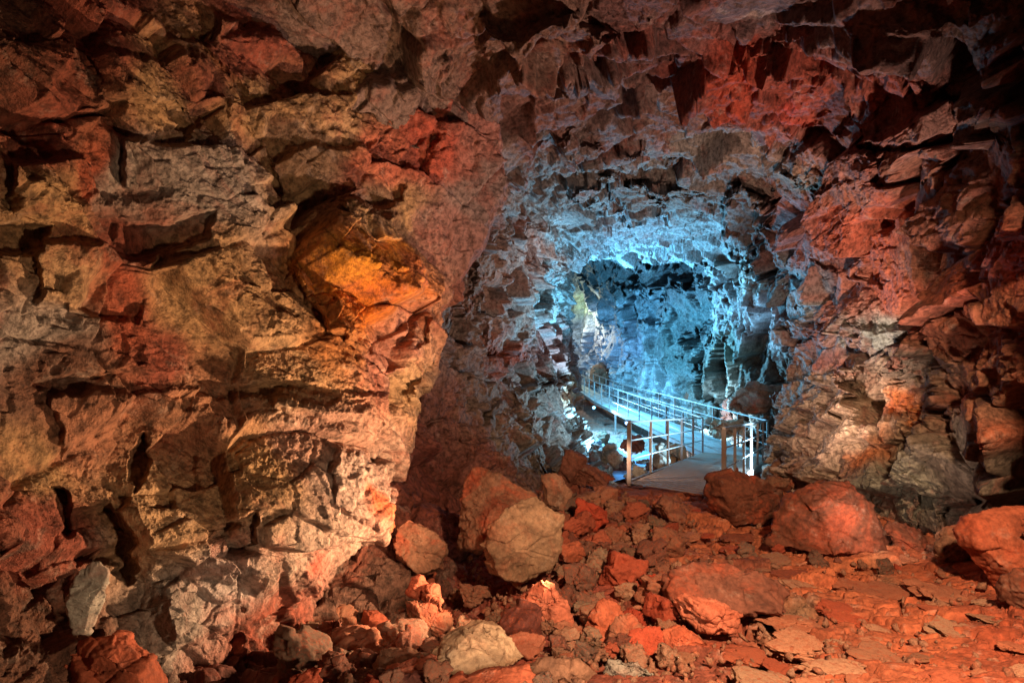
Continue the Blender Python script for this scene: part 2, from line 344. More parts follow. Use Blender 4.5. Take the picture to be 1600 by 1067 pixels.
# the wall turns the corner and runs back out of sight
k = np.linspace(0, 1, int(70 * QUICK))[1:]
Xw = X[:, -1:] - 70 * k ** 1.5 + 5 * np.sin(k * 3.14); Yw = Y[:, -1:] + 0 * k; Dw = D[:, -1:] + 2.4 * k
DB = np.hstack([DB, DB[:, -1:] + 2.4 * k])
X = np.hstack([X, Xw]); Y = np.hstack([Y, Yw]); D = np.hstack([D, Dw])
V = world_of(X, Y, D); B = world_of(X, Y, DB)
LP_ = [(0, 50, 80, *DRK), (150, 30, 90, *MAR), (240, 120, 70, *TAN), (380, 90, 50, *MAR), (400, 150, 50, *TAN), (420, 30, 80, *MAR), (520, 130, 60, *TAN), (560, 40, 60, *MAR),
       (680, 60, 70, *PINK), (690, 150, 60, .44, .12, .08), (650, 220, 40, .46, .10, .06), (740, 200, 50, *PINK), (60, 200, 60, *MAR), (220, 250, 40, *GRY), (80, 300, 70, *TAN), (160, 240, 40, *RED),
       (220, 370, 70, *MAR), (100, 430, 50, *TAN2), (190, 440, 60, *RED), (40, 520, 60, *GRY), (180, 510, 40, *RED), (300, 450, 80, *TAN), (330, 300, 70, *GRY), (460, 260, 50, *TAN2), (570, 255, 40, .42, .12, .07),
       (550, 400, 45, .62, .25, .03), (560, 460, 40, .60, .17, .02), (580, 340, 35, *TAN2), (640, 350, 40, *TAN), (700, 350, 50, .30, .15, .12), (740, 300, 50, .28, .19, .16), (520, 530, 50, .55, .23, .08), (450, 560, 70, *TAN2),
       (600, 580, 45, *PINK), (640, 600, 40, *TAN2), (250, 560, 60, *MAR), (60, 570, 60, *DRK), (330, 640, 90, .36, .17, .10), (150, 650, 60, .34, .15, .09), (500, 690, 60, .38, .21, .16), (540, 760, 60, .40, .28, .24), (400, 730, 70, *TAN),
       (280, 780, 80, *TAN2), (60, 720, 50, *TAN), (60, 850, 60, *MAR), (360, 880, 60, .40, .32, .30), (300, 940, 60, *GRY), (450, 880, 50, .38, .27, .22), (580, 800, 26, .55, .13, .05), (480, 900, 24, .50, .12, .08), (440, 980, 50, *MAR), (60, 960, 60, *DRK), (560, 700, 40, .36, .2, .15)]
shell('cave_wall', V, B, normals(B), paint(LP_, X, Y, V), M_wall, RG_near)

# --- the passage: left wall, ceiling and right wall, opening into the blue chamber
inner = [(885, 800), (905, 750), (912, 700), (908, 640), (904, 590), (893, 530), (884, 480), (886, 440), (905, 412), (960, 402), (1050, 402), (1130, 406), (1165, 392), (1190, 398), (1206, 440), (1228, 500), (1240, 555), (1244, 600), (1222, 655), (1202, 700), (1206, 790)]
outer = [(560, 1200), (480, 1000), (440, 850), (420, 700), (420, 550), (420, 400), (420, 200), (440, 0), (480, -260), (760, -260), (1050, -260), (1350, -260), (1600, -260), (1880, -260), (1880, 60), (1880, 300), (1880, 520), (1880, 720), (1880, 900), (1880, 1080), (1850, 1300)]
nth = int(2100 * QUICK); nt_ = int(760 * QUICK)
tt = np.linspace(0, len(inner) - 1, nth)
lng = np.array([np.hypot(outer[i][0] - 1050, outer[i][1] - 520) for i in range(len(outer))])
di = np.hypot(*np.diff(np.array(outer, float), axis=0).T) + 1.2 * np.hypot(*np.diff(np.array(inner, float), axis=0).T)
cum = np.r_[0, np.cumsum(di)]; tt = np.interp(np.linspace(0, cum[-1], nth), cum, np.arange(len(inner)))
inn = np.stack([np.interp(tt, range(len(inner)), [p[k] for p in inner]) for k in (0, 1)], 1)
out = np.stack([np.interp(tt, range(len(inner)), [p[k] for p in outer]) for k in (0, 1)], 1)
v = np.linspace(0, 1, nt_)
X = out[:, 0:1] + (inn[:, 0:1] - out[:, 0:1]) * v; Y = out[:, 1:2] + (inn[:, 1:2] - out[:, 1:2]) * v
ctl = [(420, 400, 8.6), (480, 900, 6.4), (600, 650, 9.2), (700, 500, 10.6), (740, 300, 10), (720, 620, 10.5), (760, 560, 12), (800, 450, 14), (850, 400, 17.5), (884, 445, 25), (888, 520, 25), (902, 600, 24.5), (912, 700, 20.5), (880, 740, 13.6), (820, 620, 14.5), (850, 520, 18.5), (870, 640, 18), (780, 740, 11.3), (700, 760, 9.3), (620, 850, 7.3), (560, 1200, 4.2), (560, 1000, 5.6),
       (440, 0, 6.5), (480, -260, 5), (720, 0, 7), (800, 60, 7.6), (900, 130, 8.6), (760, 200, 9.2), (850, 250, 12), (830, 320, 14.8), (860, 330, 15.6), (960, 292, 15), (1050, 290, 15), (1120, 310, 15.2), (960, 335, 17), (1050, 345, 18), (900, 380, 21), (950, 400, 27), (1050, 402, 28), (1130, 406, 27), (1120, 350, 18.5),
       (1000, 200, 11.5), (1000, -260, 4.6), (1000, 0, 6.6), (1200, 0, 6.2), (1400, 0, 5.8), (1600, 0, 4.9), (1880, -260, 3), (1880, 60, 3.3), (1200, 150, 9.3), (1300, 130, 8), (1450, 120, 7), (1200, 250, 12.4),
       (1185, 340, 15), (1190, 398, 17), (1206, 440, 16), (1230, 510, 14.8), (1243, 600, 13.8), (1215, 665, 13.8), (1202, 780, 12.8), (1300, 300, 10.6), (1300, 400, 11.6), (1300, 500, 12), (1300, 620, 11.6), (1300, 740, 10.6), (1400, 300, 8.6), (1400, 500, 9.2), (1400, 650, 9), (1420, 790, 8.6), (1500, 230, 7.2), (1500, 400, 7.4), (1500, 600, 7.6), (1500, 750, 7.5), (1600, 400, 5.9), (1600, 600, 6), (1600, 790, 6.4), (1880, 400, 3.6), (1880, 900, 3.9), (1650, 1000, 5.6), (2600, 400, 2.3), (2600, 1000, 2.4), (2500, -300, 2.2), (1100, -900, 2.7), (1800, -900, 2.2)]
D = tps(ctl, X, Y)
# spread the columns by true length, so steep stretches get their share of detail
Vt = world_of(X, Y, D); ln = np.linalg.norm(np.diff(Vt, axis=1), axis=-1) * F / D[:, 1:]
ln = np.minimum(ln, np.median(ln) * 12); ln = blur(blur(ln, 20, 0), 10, 1)
cm = np.hstack([np.zeros((nth, 1)), np.cumsum(ln, 1)]); cm /= cm[:, -1:]
vv = np.stack([np.interp(v, cm[i], v) for i in range(nth)])
X = out[:, 0:1] + (inn[:, 0:1] - out[:, 0:1]) * vv; Y = out[:, 1:2] + (inn[:, 1:2] - out[:, 1:2]) * vv
ke = np.linspace(1, 0, int(90 * QUICK) + 1)[:-1] ** 1.3          # roof and wall go on above and beside the viewer
ex = X[:, :1] - 1050; ey = Y[:, :1] - 520; er = np.hypot(ex, ey)
X = np.hstack([X[:, :1] + ex / er * 640 * ke, X]); Y = np.hstack([Y[:, :1] + ey / er * 640 * ke, Y])
D = np.clip(tps(ctl, X, Y), 1.6, 60)
TF = [([(755, 25), (880, 30), (975, 70), (972, 125), (900, 138), (800, 152), (760, 120)], 0.49, 20, .1, .1),
      ([(770, 140), (900, 140), (980, 130), (1060, 200), (900, 215), (800, 190)], -0.06, 26, 0, 0),
      ([(1180, 130), (1240, 60), (1330, 30), (1560, 20), (1450, 100), (1300, 95), (1240, 120)], 0.37, 36, 0, .1),
      ([(1010, 40), (1200, 20), (1220, 90), (1100, 110), (1020, 90)], -0.15, 31, 0, 0),
      ([(1040, 100), (1190, 90), (1240, 130), (1420, 100), (1450, 130), (1330, 160), (1200, 200), (1120, 170)], 0.27, 26, 0, .1),
      ([(1110, 190), (1280, 195), (1240, 218), (1170, 215)], 0.37, 18, 0, .1),
      ([(1000, 225), (850, 215), (830, 240), (960, 250)], 0.37, 8, 0, .1),
      ([(905, 295), (960, 270), (1060, 268), (1060, 290), (930, 300)], -0.43, 8, 0, 0),
      ([(890, 285), (958, 288), (960, 325), (900, 320)], 0.54, 6, 0, 0),
      ([(965, 300), (1030, 302), (1034, 330), (1000, 340), (962, 330)], 0.65, 6, 0, 0),
      ([(1036, 300), (1080, 298), (1120, 320), (1090, 340), (1040, 336)], 0.32, 6, 0, 0),
      ([(1135, 320), (1150, 300), (1190, 310), (1192, 380), (1165, 395), (1140, 370)], 0.86, 8, 0, 0),
      ([(1255, 235), (1330, 210), (1380, 232), (1398, 262), (1310, 290), (1255, 300), (1230, 270)], 0.54, 7, 0, .15),
      ([(1270, 295), (1380, 270), (1408, 290), (1380, 315), (1290, 330), (1262, 320)], 0.27, 7, 0, -.1),
      ([(1365, 215), (1450, 178), (1535, 178), (1500, 212), (1410, 226)], 0.60, 15, 0, .1),
      ([(1392, 232), (1480, 228), (1465, 270), (1430, 302), (1405, 270)], 0.43, 6, 0, 0),
      ([(1450, 115), (1495, 110), (1497, 165), (1455, 172)], -0.22, 20, 0, 0),
      ([(1495, 110), (1600, 90), (1620, 180), (1540, 190), (1498, 165)], 0.32, 18, 0, 0),
      ([(1520, 225), (1640, 225), (1640, 400), (1500, 420), (1480, 330)], 0.27, 18, 0, 0),
      ([(1530, 320), (1650, 310), (1650, 372), (1530, 370)], 0.27, 8, 0, 0),
      ([(1200, 420), (1236, 425), (1238, 520), (1215, 500)], -0.65, 8, 0, 0),
      ([(1270, 400), (1370, 410), (1385, 440), (1300, 436)], -0.27, 7, 0, 0),
      ([(1235, 505), (1450, 520), (1450, 560), (1330, 590), (1250, 590)], 0.32, 12, 0, .1),
      ([(1250, 590), (1330, 580), (1330, 640), (1300, 660), (1250, 640)], 0.37, 8, 0, 0),
      ([(1330, 590), (1440, 580), (1460, 640), (1380, 660), (1340, 640)], -0.32, 14, 0, 0),
      ([(1320, 650), (1470, 640), (1440, 740), (1380, 830), (1330, 780), (1290, 720)], 0.37, 20, 0, .1),
      ([(1460, 560), (1680, 540), (1680, 780), (1500, 780), (1450, 700)], 0.27, 25, 0, 0),
      ([(1460, 790), (1640, 770), (1640, 830), (1440, 850)], -0.43, 15, 0, 0),
      ([(750, 370), (860, 350), (880, 400), (850, 470), (800, 540), (765, 540)], 0.32, 20, 0, 0),
      ([(770, 545), (880, 560), (890, 600), (800, 600)], -0.43, 12, 0, 0),
      ([(820, 600), (900, 600), (905, 700), (870, 730), (780, 640)], 0.43, 14, 0, 0),
      ([(690, 420), (750, 400), (740, 500), (700, 520)], -0.32, 14, 0, 0),
      ([(620, 690), (720, 680), (720, 800), (620, 800)], -0.22, 14, 0, 0)]
DB = D.copy(); D = relief(TF, X, Y, D, 33)
k = np.linspace(0, 1, int(80 * QUICK))[1:]
cx = X[:, -1:] - 1050; cy = Y[:, -1:] - 540; rr = np.hypot(cx, cy)
Dl = D[:, -1:]
Xw = X[:, -1:] + cx / rr * 55 * k ** 1.6; Yw = Y[:, -1:] + cy / rr * 40 * k ** 1.6; Dw = Dl + (3 + (Dl < 20) * 2.) * k
DB = np.hstack([DB, DB[:, -1:] + Dw - Dl])
X = np.hstack([X, Xw]); Y = np.hstack([Y, Yw]); D = np.hstack([D, Dw]); V = world_of(X, Y, D); B = world_of(X, Y, DB); NR = normals(B, .35)
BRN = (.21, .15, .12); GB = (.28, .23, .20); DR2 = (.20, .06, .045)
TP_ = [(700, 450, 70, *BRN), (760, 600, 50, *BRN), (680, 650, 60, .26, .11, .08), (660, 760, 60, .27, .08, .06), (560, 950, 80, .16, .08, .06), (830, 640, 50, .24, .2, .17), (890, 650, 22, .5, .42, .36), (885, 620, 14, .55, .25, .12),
       (790, 560, 30, .4, .12, .08), (870, 550, 30, .35, .12, .09), (800, 450, 35, .42, .27, .22), (840, 400, 30, .52, .24, .17), (860, 480, 30, .33, .42, .42), (800, 500, 30, .36, .3, .27), (870, 380, 25, .38, .42, .42),  # teal regions put the tunnel's cyan light into the tint
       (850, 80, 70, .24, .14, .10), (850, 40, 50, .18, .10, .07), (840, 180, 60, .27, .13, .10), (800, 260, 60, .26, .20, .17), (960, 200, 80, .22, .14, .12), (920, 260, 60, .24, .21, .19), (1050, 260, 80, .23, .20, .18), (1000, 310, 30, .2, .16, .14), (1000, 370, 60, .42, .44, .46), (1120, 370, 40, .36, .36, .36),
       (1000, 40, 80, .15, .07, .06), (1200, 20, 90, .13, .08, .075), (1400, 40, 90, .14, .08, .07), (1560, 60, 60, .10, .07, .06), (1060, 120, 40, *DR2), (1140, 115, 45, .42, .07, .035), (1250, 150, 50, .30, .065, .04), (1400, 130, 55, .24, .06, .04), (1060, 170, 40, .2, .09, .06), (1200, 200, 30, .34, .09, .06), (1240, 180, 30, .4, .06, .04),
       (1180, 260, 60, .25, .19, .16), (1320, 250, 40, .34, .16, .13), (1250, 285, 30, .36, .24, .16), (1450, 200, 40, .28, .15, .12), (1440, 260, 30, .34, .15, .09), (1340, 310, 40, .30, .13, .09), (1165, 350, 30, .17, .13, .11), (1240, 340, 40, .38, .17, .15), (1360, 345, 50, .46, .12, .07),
       (1290, 380, 40, .42, .17, .14), (1300, 460, 50, .48, .20, .15), (1240, 450, 30, .3, .36, .38), (1400, 440, 50, .44, .13, .08), (1440, 400, 40, .38, .16, .10), (1270, 490, 30, .36, .42, .44), (1360, 510, 40, .30, .36, .36), (1420, 500, 30, .44, .16, .10), (1560, 400, 80, .32, .075, .045), (1560, 300, 60, .20, .08, .06), (1500, 350, 50, .22, .09, .06),  # blue grey regions put the tunnel lamp's patch of light into the tint
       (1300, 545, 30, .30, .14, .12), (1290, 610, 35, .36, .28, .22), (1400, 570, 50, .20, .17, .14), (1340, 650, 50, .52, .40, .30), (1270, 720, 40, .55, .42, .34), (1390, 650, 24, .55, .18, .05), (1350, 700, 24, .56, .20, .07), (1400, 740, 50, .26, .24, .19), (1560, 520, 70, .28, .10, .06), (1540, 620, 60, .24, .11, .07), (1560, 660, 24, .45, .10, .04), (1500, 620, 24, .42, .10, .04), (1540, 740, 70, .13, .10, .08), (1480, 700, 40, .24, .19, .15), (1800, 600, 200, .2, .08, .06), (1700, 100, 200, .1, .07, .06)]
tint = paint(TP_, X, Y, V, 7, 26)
a1 = int(np.searchsorted(tt, 7.6)); a2 = int(np.searchsorted(tt, 12.4))
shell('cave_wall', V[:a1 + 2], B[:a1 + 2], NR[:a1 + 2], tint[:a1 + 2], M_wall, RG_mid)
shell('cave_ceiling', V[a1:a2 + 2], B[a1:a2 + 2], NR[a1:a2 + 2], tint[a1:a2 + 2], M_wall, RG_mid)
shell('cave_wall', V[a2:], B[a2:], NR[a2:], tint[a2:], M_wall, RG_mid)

# --- the blue chamber behind
X, Y = np.meshgrid(np.linspace(800, 1330, int(640 * QUICK)), np.linspace(330, 800, int(600 * QUICK)))
ctl = [(880, 450, 52), (800, 500, 54), (800, 700, 50), (900, 560, 51), (920, 620, 50), (950, 480, 43), (980, 600, 40), (1050, 450, 33), (1070, 600, 33), (1130, 550, 28), (1200, 470, 21.5), (1230, 560, 20), (1280, 700, 17.5), (1200, 640, 23), (1330, 500, 15), (950, 400, 36), (1050, 405, 33), (1180, 400, 22), (950, 330, 27), (1100, 330, 25), (1300, 330, 16), (800, 330, 40), (1000, 430, 36), (900, 430, 44), (1100, 700, 30), (1100, 800, 28), (900, 800, 45), (1300, 800, 16)]
D = tps(ctl, X, Y)
FF = [([(905, 415), (1110, 412), (1110, 440), (1000, 450), (905, 440)], -1.4, 8, 0, 0),
      ([(905, 440), (1000, 445), (1010, 480), (920, 470)], .5, 8, 0, 0),
      ([(985, 470), (1030, 465), (1040, 500), (990, 505)], -1.2, 8, 0, 0),
      ([(1085, 405), (1110, 405), (1105, 450), (1085, 440)], .7, 5, 0, 0),
      ([(1110, 400), (1180, 410), (1200, 440), (1120, 435)], .8, 6, 0, .3),
      ([(1120, 455), (1230, 450), (1235, 540), (1180, 560), (1140, 520)], .6, 9, 0, .2),
      ([(1060, 520), (1110, 515), (1130, 580), (1080, 590)], -1., 10, 0, 0),
      ([(940, 500), (970, 500), (990, 580), (950, 590)], .9, 8, 0, 0),
      ([(900, 560), (935, 545), (940, 610), (900, 610)], .8, 8, 0, 0)]
B = world_of(X, Y, D); D = relief(FF, X, Y, D, 44)
V = world_of(X, Y, D)
FP_ = [(960, 425, 40, .10, .11, .12), (1050, 430, 40, .09, .09, .10), (908, 480, 9, .7, .75, .5), (935, 500, 20, .4, .42, .5), (960, 540, 30, .55, .5, .62), (1000, 480, 30, .30, .36, .42), (1060, 560, 40, .14, .18, .18), (1140, 480, 40, .46, .40, .40), (1170, 430, 25, .5, .46, .42), (1200, 500, 30, .5, .4, .4), (1150, 540, 30, .22, .24, .2), (1010, 600, 40, .6, .62, .66), (1100, 600, 40, .24, .2, .17), (1200, 620, 40, .2, .13, .1), (1080, 500, 30, .12, .16, .17)]  # yellow-green streak puts lamp glow into the tint; roof recess tinted darker
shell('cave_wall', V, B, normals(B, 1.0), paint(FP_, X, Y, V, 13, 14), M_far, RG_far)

# ------------------------------------------------------------------ ground
dk = np.array([0, 3, 4, 6, 8, 10, 11.9, 12.5, 13.2, 14.5, 17, 20, 60.])
zk = CAM.z - np.array([1.75, 1.9, 2.0, 2.3, 2.45, 2.5, 2.56, 2.75, 3.3, 4.0, 4.35, 4.3, 4.3])
def ground_z(x, y):
    x = np.asarray(x, float); y = np.asarray(y, float)
    edge = .04 * (x - 2.5) * 10 * 0
    z = np.interp(y, dk, zk)
    # hollow at the foot of the left wall
    g = np.exp(-(((x + 1.0) / 1.1) ** 2 + ((y - 6.3) / 1.5) ** 2)); z = z - .38 * g
    # rubble bank right of the path and under the tunnel walls
    z = z + .35 * np.clip((y - 4) / 3, 0, 1) * np.clip((x - .62 * y + .2) / 1.5, 0, 1.2) * np.clip((12.3 - y) / 2, 0, 1)
    z = z + np.clip((y - 15) / 5, 0, 1) * np.clip((x - 7.6) / 3.2, 0, 1.4) * 2.6 * np.clip((40 - y) / 10, .2, 1)
    z = z + np.clip((y - 12) / 2, 0, 1) * np.clip((3.1 + (y - 12) * .03 - x) / 2.5, 0, 1) * .9 * np.clip((19 - y) / 4, 0, 1)
    return z
nr, nc = int(1000 * QUICK), int(1000 * QUICK)
t = np.linspace(0, 1, nr); drow = 1 / (1 / 2.0 + (1 / 13.5 - 1 / 2.0) * t)
drow = np.concatenate([drow, 13.5 * (60 / 13.5) ** np.linspace(0, 1, int(320 * QUICK))[1:]])
drow = np.concatenate([np.linspace(1.1, 2.0, 40)[:-1], drow]); pxs = np.concatenate([np.linspace(-1500, -150, 60)[:-1], np.linspace(-150, 1900, nc), np.linspace(1900, 3200, 60)[1:]])
X = (pxs[None] - 800) / F * drow[:, None]; Yg = np.repeat(drow[:, None], len(pxs), 1)
Z = ground_z(X, Yg)
V = np.stack([X, Yg, Z], -1); q = V.reshape(-1, 3).copy(); q[:, 2] = 0
Z = Z + fbm(q * .8, 5, 4).reshape(Z.shape) * .14 * np.clip(1.2 - Yg / 20, .5, 1)
V[..., 2] = Z; UP = np.zeros_like(V); UP[..., 2] = 1
PXg = 800 + X / Yg * F; PYg = 533.5 + (CAM.z - Z) / Yg * F
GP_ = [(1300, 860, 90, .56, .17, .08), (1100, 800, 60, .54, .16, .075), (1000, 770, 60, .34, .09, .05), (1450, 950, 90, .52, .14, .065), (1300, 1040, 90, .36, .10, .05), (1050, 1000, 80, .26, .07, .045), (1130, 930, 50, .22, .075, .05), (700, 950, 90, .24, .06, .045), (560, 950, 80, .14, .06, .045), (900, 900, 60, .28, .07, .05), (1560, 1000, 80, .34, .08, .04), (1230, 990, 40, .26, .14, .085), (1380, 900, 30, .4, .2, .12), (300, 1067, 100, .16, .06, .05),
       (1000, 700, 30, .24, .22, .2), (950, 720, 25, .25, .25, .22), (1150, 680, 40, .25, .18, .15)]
RG_floor = rockify('floor_relief', s1=2.2, a1=.045, t1=.15, s2=5.5, a2=.022, t2=.20, an=(.8, 1.2, .5), fb=.02, fine=.015, crack=.10, s3=13, a3=.012, grit=.010, soft=.05, warp=.2)
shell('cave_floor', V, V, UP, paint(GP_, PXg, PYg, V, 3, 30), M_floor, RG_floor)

# ------------------------------------------------------------------ small builders
def tag(o, label=None, cat=None, group=None, kind=None):
    if label: o['label'] = label
    if cat: o['category'] = cat
    if group: o['group'] = group
    if kind: o['kind'] = kind
    return o
def link(name, me, parent=None, mat=None):
    o = bpy.data.objects.new(name, me); col.objects.link(o)
    if parent: o.parent = parent
    if mat and not me.materials: me.materials.append(mat)
    return o
_ico = {}
def ico(n):
    if n not in _ico:
        bm = bmesh.new(); bmesh.ops.create_icosphere(bm, subdivisions=n, radius=1); bm.verts.ensure_lookup_table()
        v = np.array([x.co[:] for x in bm.verts]); f = np.array([[q.index for q in t.verts] for t in bm.faces]); bm.free()
        _ico[n] = (v / np.linalg.norm(v, axis=1, keepdims=True), f)
    return _ico[n]
def tri_mesh(name, v, f):
    me = bpy.data.meshes.new(name); me.vertices.add(len(v)); me.vertices.foreach_set('co', v.reshape(-1).astype(np.float32))
    me.loops.add(f.size); me.loops.foreach_set('vertex_index', f.reshape(-1).astype(np.int32))
    me.polygons.add(len(f)); me.polygons.foreach_set('loop_start', np.arange(0, f.size, 3, dtype=np.int32)); me.update(calc_edges=True)
    return me
def polytope(planes, seed, sub, rough=.02, size=1., stretch=(1, 1, 1)):
    """rock cut by planes (normal, distance); worn edges and pitted faces"""
    dirs, f = ico(sub); Nn = np.array([p[0] for p in planes], float); H = np.array([p[1] for p in planes], float)
    dt = dirs @ Nn.T; r = np.where(dt > .02, H / np.maximum(dt, .02), 1e3)
    srt = np.sort(r, 1)[:, :2]; k = .014 * size
    r = srt[:, 0] - k * np.exp(-(srt[:, 1] - srt[:, 0]) / k) * .5
    v = dirs * r[:, None]
    q = v / size
    big = fbm(q * 1.6 + seed * 3.1, seed, 3) ; md = fbm(q * 5 + seed, seed + 5, 4, .6); ridge = -np.abs(fbm(q * 3.2 + seed * 7, seed + 11, 4, .6))
    led = np.abs(((q[:, 2] * 3.1 + q[:, 0] * 1.3 + big * 1.5 + seed) % 1) - .5)
    v = v * (1 + big * .07 + rough * 2.6 * md + rough * 4.5 * ridge + rough * 1.2 * (led < .12))[:, None]
    return v * np.array(stretch), f
def rand_planes(rng, n=15, size=1.):
    out = []
    for i in range(n):
        d = rng.normal(size=3); d /= np.linalg.norm(d); out.append((d, size * rng.uniform(.55, .95)))
    for a in range(3):
        for sg in (-1, 1):
            d = np.zeros(3); d[a] = sg; out.append((d, size * rng.uniform(.75, 1.)))
    return out

RCOL = {'maroon': (.155, .048, .027), 'paving': (.44, .125, .06), 'red': (.40, .10, .05), 'pink': (.50, .15, .09), 'dark': (.21, .075, .05), 'brown': (.25, .12, .075), 'tan': (.31, .18, .11), 'pale': (.52, .34, .22), 'grey': (.27, .24, .21), 'ash': (.33, .30, .26)}
RM = {}
for k_, c_ in RCOL.items():
    RM[k_] = rock_mat('rock_' + k_, c_, scale=1.7, rust=(.38, .075, .035), rustamt=.75 if k_ in ('red', 'dark', 'brown', 'pink', 'maroon') else .3, pale=.3, rnd=0, bump=.42, darkamt=.8, pit=.62)
RMR = {k_: rock_mat('rubble_' + k_, RCOL[k_], scale=5, rust=(.40, .08, .035), rustamt=.7 if k_ != 'grey' else .2, pale=.25, rnd=.35, bump=.5) for k_ in ('red', 'dark', 'brown', 'grey', 'paving')}

RG_rock = rockify('rock_relief', s1=2.6, a1=.022, t1=.20, s2=7., a2=.010, t2=.22, an=(1, 1, 1.6), fb=.02, fine=.010, crack=.012, s3=18., a3=.005, warp=.12, fdet=5, grit=.005, soft=.06)
RG_rock2 = rockify('rock_relief_far', s1=1.2, a1=.05, t1=.25, s2=3., a2=.02, t2=.25, fb=.03, fine=.02, crack=.03, s3=8., a3=.01, warp=.2, fdet=4, soft=.06)
def rock_attrs(me, shift=0.):
    n = len(me.vertices); co = np.zeros(n * 3, np.float32); me.vertices.foreach_get('co', co); co = co.reshape(-1, 3)
    no = np.zeros(n * 3, np.float32); me.vertices.foreach_get('normal', no)
    for nm, arr in (('base', co + shift), ('nrm', no)):
        a = me.attributes.new(nm, 'FLOAT_VECTOR', 'POINT'); a.data.foreach_set('vector', np.ascontiguousarray(arr.reshape(-1), dtype=np.float32))
hero_xyr = []
def hero(name, poly, d, mat, label, cat='rock', thick=.42, seed=0, sub=6, rough=.016, front=None, group=None, kind=None):
    """boulder whose outline, seen from the path, is the given polygon; solid, with its own front, top and back faces"""
    rng = np.random.default_rng(seed + 100)
    pts = np.array([[(x - 800) / F * d, CAM.z - (y - 533.5) / F * d] for x, y in poly]); c = (pts.min(0) + pts.max(0)) / 2
    c = c * .5 + pts.mean(0) * .5
    p = pts - c; area = 0
    for i in range(len(p)): area += p[i][0] * p[(i + 1) % len(p)][1] - p[(i + 1) % len(p)][0] * p[i][1]
    if area < 0: p = p[::-1]
    size = np.abs(p).max(); pl = []
    for i in range(len(p)):
        a = p[i]; b = p[(i + 1) % len(p)]; e = b - a; n = np.array([e[1], -e[0]]); n /= np.hypot(*n); h = n @ a
        if h <= .03 * size: h = .03 * size
        for sg in (-1, 1):
            ph = rng.uniform(.12, .55); nn_ = np.array([n[0] * math.cos(ph), sg * math.sin(ph), n[1] * math.cos(ph)])
            pl.append((nn_, h * math.cos(ph)))
    w_ = thick * size * 2
    fr = front or [(rng.uniform(-.7, .7), rng.uniform(-.25, .8)) for _ in range(4)]
    for a, b in fr:
        n = np.array([a, -1, b]); n /= np.linalg.norm(n); pl.append((n, w_ * rng.uniform(.8, 1.05) * .62))
    for _ in range(4):
        n = np.array([rng.uniform(-.7, .7), 1, rng.uniform(-.4, .7)]); n /= np.linalg.norm(n); pl.append((n, w_ * rng.uniform(.55, .8)))
    v, f = polytope(pl, seed, sub, rough, size)
    me = tri_mesh(name, v, f); me.materials.append(RM[mat] if isinstance(mat, str) else mat); rock_attrs(me, seed * 7.7)
    o = link(name, me); o.modifiers.new('relief', 'NODES').node_group = RG_rock if d < 10 else RG_rock2; o.location = (c[0], d, c[1]); tag(o, label, cat, group, kind)
    hero_xyr.append((c[0], d, size * .75))
    return o

# ------------------------------------------------------------------ boulders one can tell apart
hero('boulder', [(1192, 850), (1212, 800), (1236, 766), (1288, 747), (1328, 748), (1352, 772), (1372, 805), (1396, 868), (1300, 880)], 8.0, 'maroon', 'large dome shaped red boulder at the right edge of the path', 'boulder', .38, 1)
hero('boulder', [(1094, 772), (1108, 742), (1152, 736), (1180, 744), (1228, 768), (1230, 790), (1206, 822), (1130, 815)], 9.4, 'maroon', 'rounded red brown boulder in front of the right railing of the footbridge', 'boulder', .4, 2)
hero('boulder', [(1384, 822), (1402, 812), (1440, 826), (1462, 856), (1462, 888), (1392, 880)], 8.0, 'maroon', 'low red rock right behind the large dome shaped boulder', 'boulder', .4, 3)
hero('boulder', [(1458, 852), (1478, 826), (1500, 822), (1522, 868), (1518, 890), (1490, 900), (1466, 888)], 7.0, 'brown', 'grey brown wedge shaped rock leaning left of the big right edge boulder', 'boulder', .4, 4)
hero('boulder', [(1496, 832), (1512, 800), (1560, 794), (1660, 792), (1680, 880), (1640, 925), (1560, 925), (1524, 880)], 6.1, 'red', 'big flat topped orange red boulder cut by the right edge', 'boulder', .36, 5)
hero('boulder', [(1568, 900), (1590, 888), (1700, 890), (1700, 1000), (1600, 985), (1572, 940)], 5.3, 'maroon', 'red brown block below the flat topped boulder on the right edge', 'boulder', .4, 6)
hero('boulder', [(874, 756), (876, 708), (920, 722), (962, 748), (950, 768)], 11.6, 'dark', 'dark triangular boulder left of the footbridge entrance', 'boulder', .4, 7)
hero('boulder', [(712, 835), (722, 760), (732, 728), (760, 719), (826, 750), (842, 782), (800, 820), (740, 868), (716, 860)], 7.3, 'brown', 'tall brown boulder with a pale left face, leaning on the left wall', 'boulder', .36, 8, rough=.024)
hero('boulder', [(742, 850), (770, 812), (800, 782), (842, 770), (882, 800), (874, 862), (862, 890), (812, 914), (765, 895)], 6.7, 'tan', 'broad tan boulder with a rippled face beside the rubble', 'boulder', .34, 9)
hero('boulder', [(616, 812), (634, 806), (676, 828), (702, 852), (696, 892), (648, 905), (620, 874)], 6.9, 'brown', 'brown boulder in the hollow under the left wall', 'boulder', .4, 10)
hero('boulder', [(804, 950), (826, 908), (846, 899), (874, 918), (900, 972), (880, 1000), (846, 1016), (816, 1000)], 5.3, 'pink', 'upright salmon pink boulder with a pointed top', 'boulder', .38, 11)
hero('boulder', [(884, 1020), (912, 975), (930, 944), (950, 932), (984, 948), (978, 990), (960, 1030), (900, 1045)], 5.0, 'red', 'pointed red brown rock to the right of the salmon pink boulder', 'boulder', .42, 12)
hero('boulder', [(948, 995), (962, 966), (985, 960), (1010, 984), (1014, 1026), (985, 1042), (955, 1030)], 4.8, 'brown', 'grey brown pitted rock just right of the pointed rock', 'boulder', .42, 13, rough=.028)
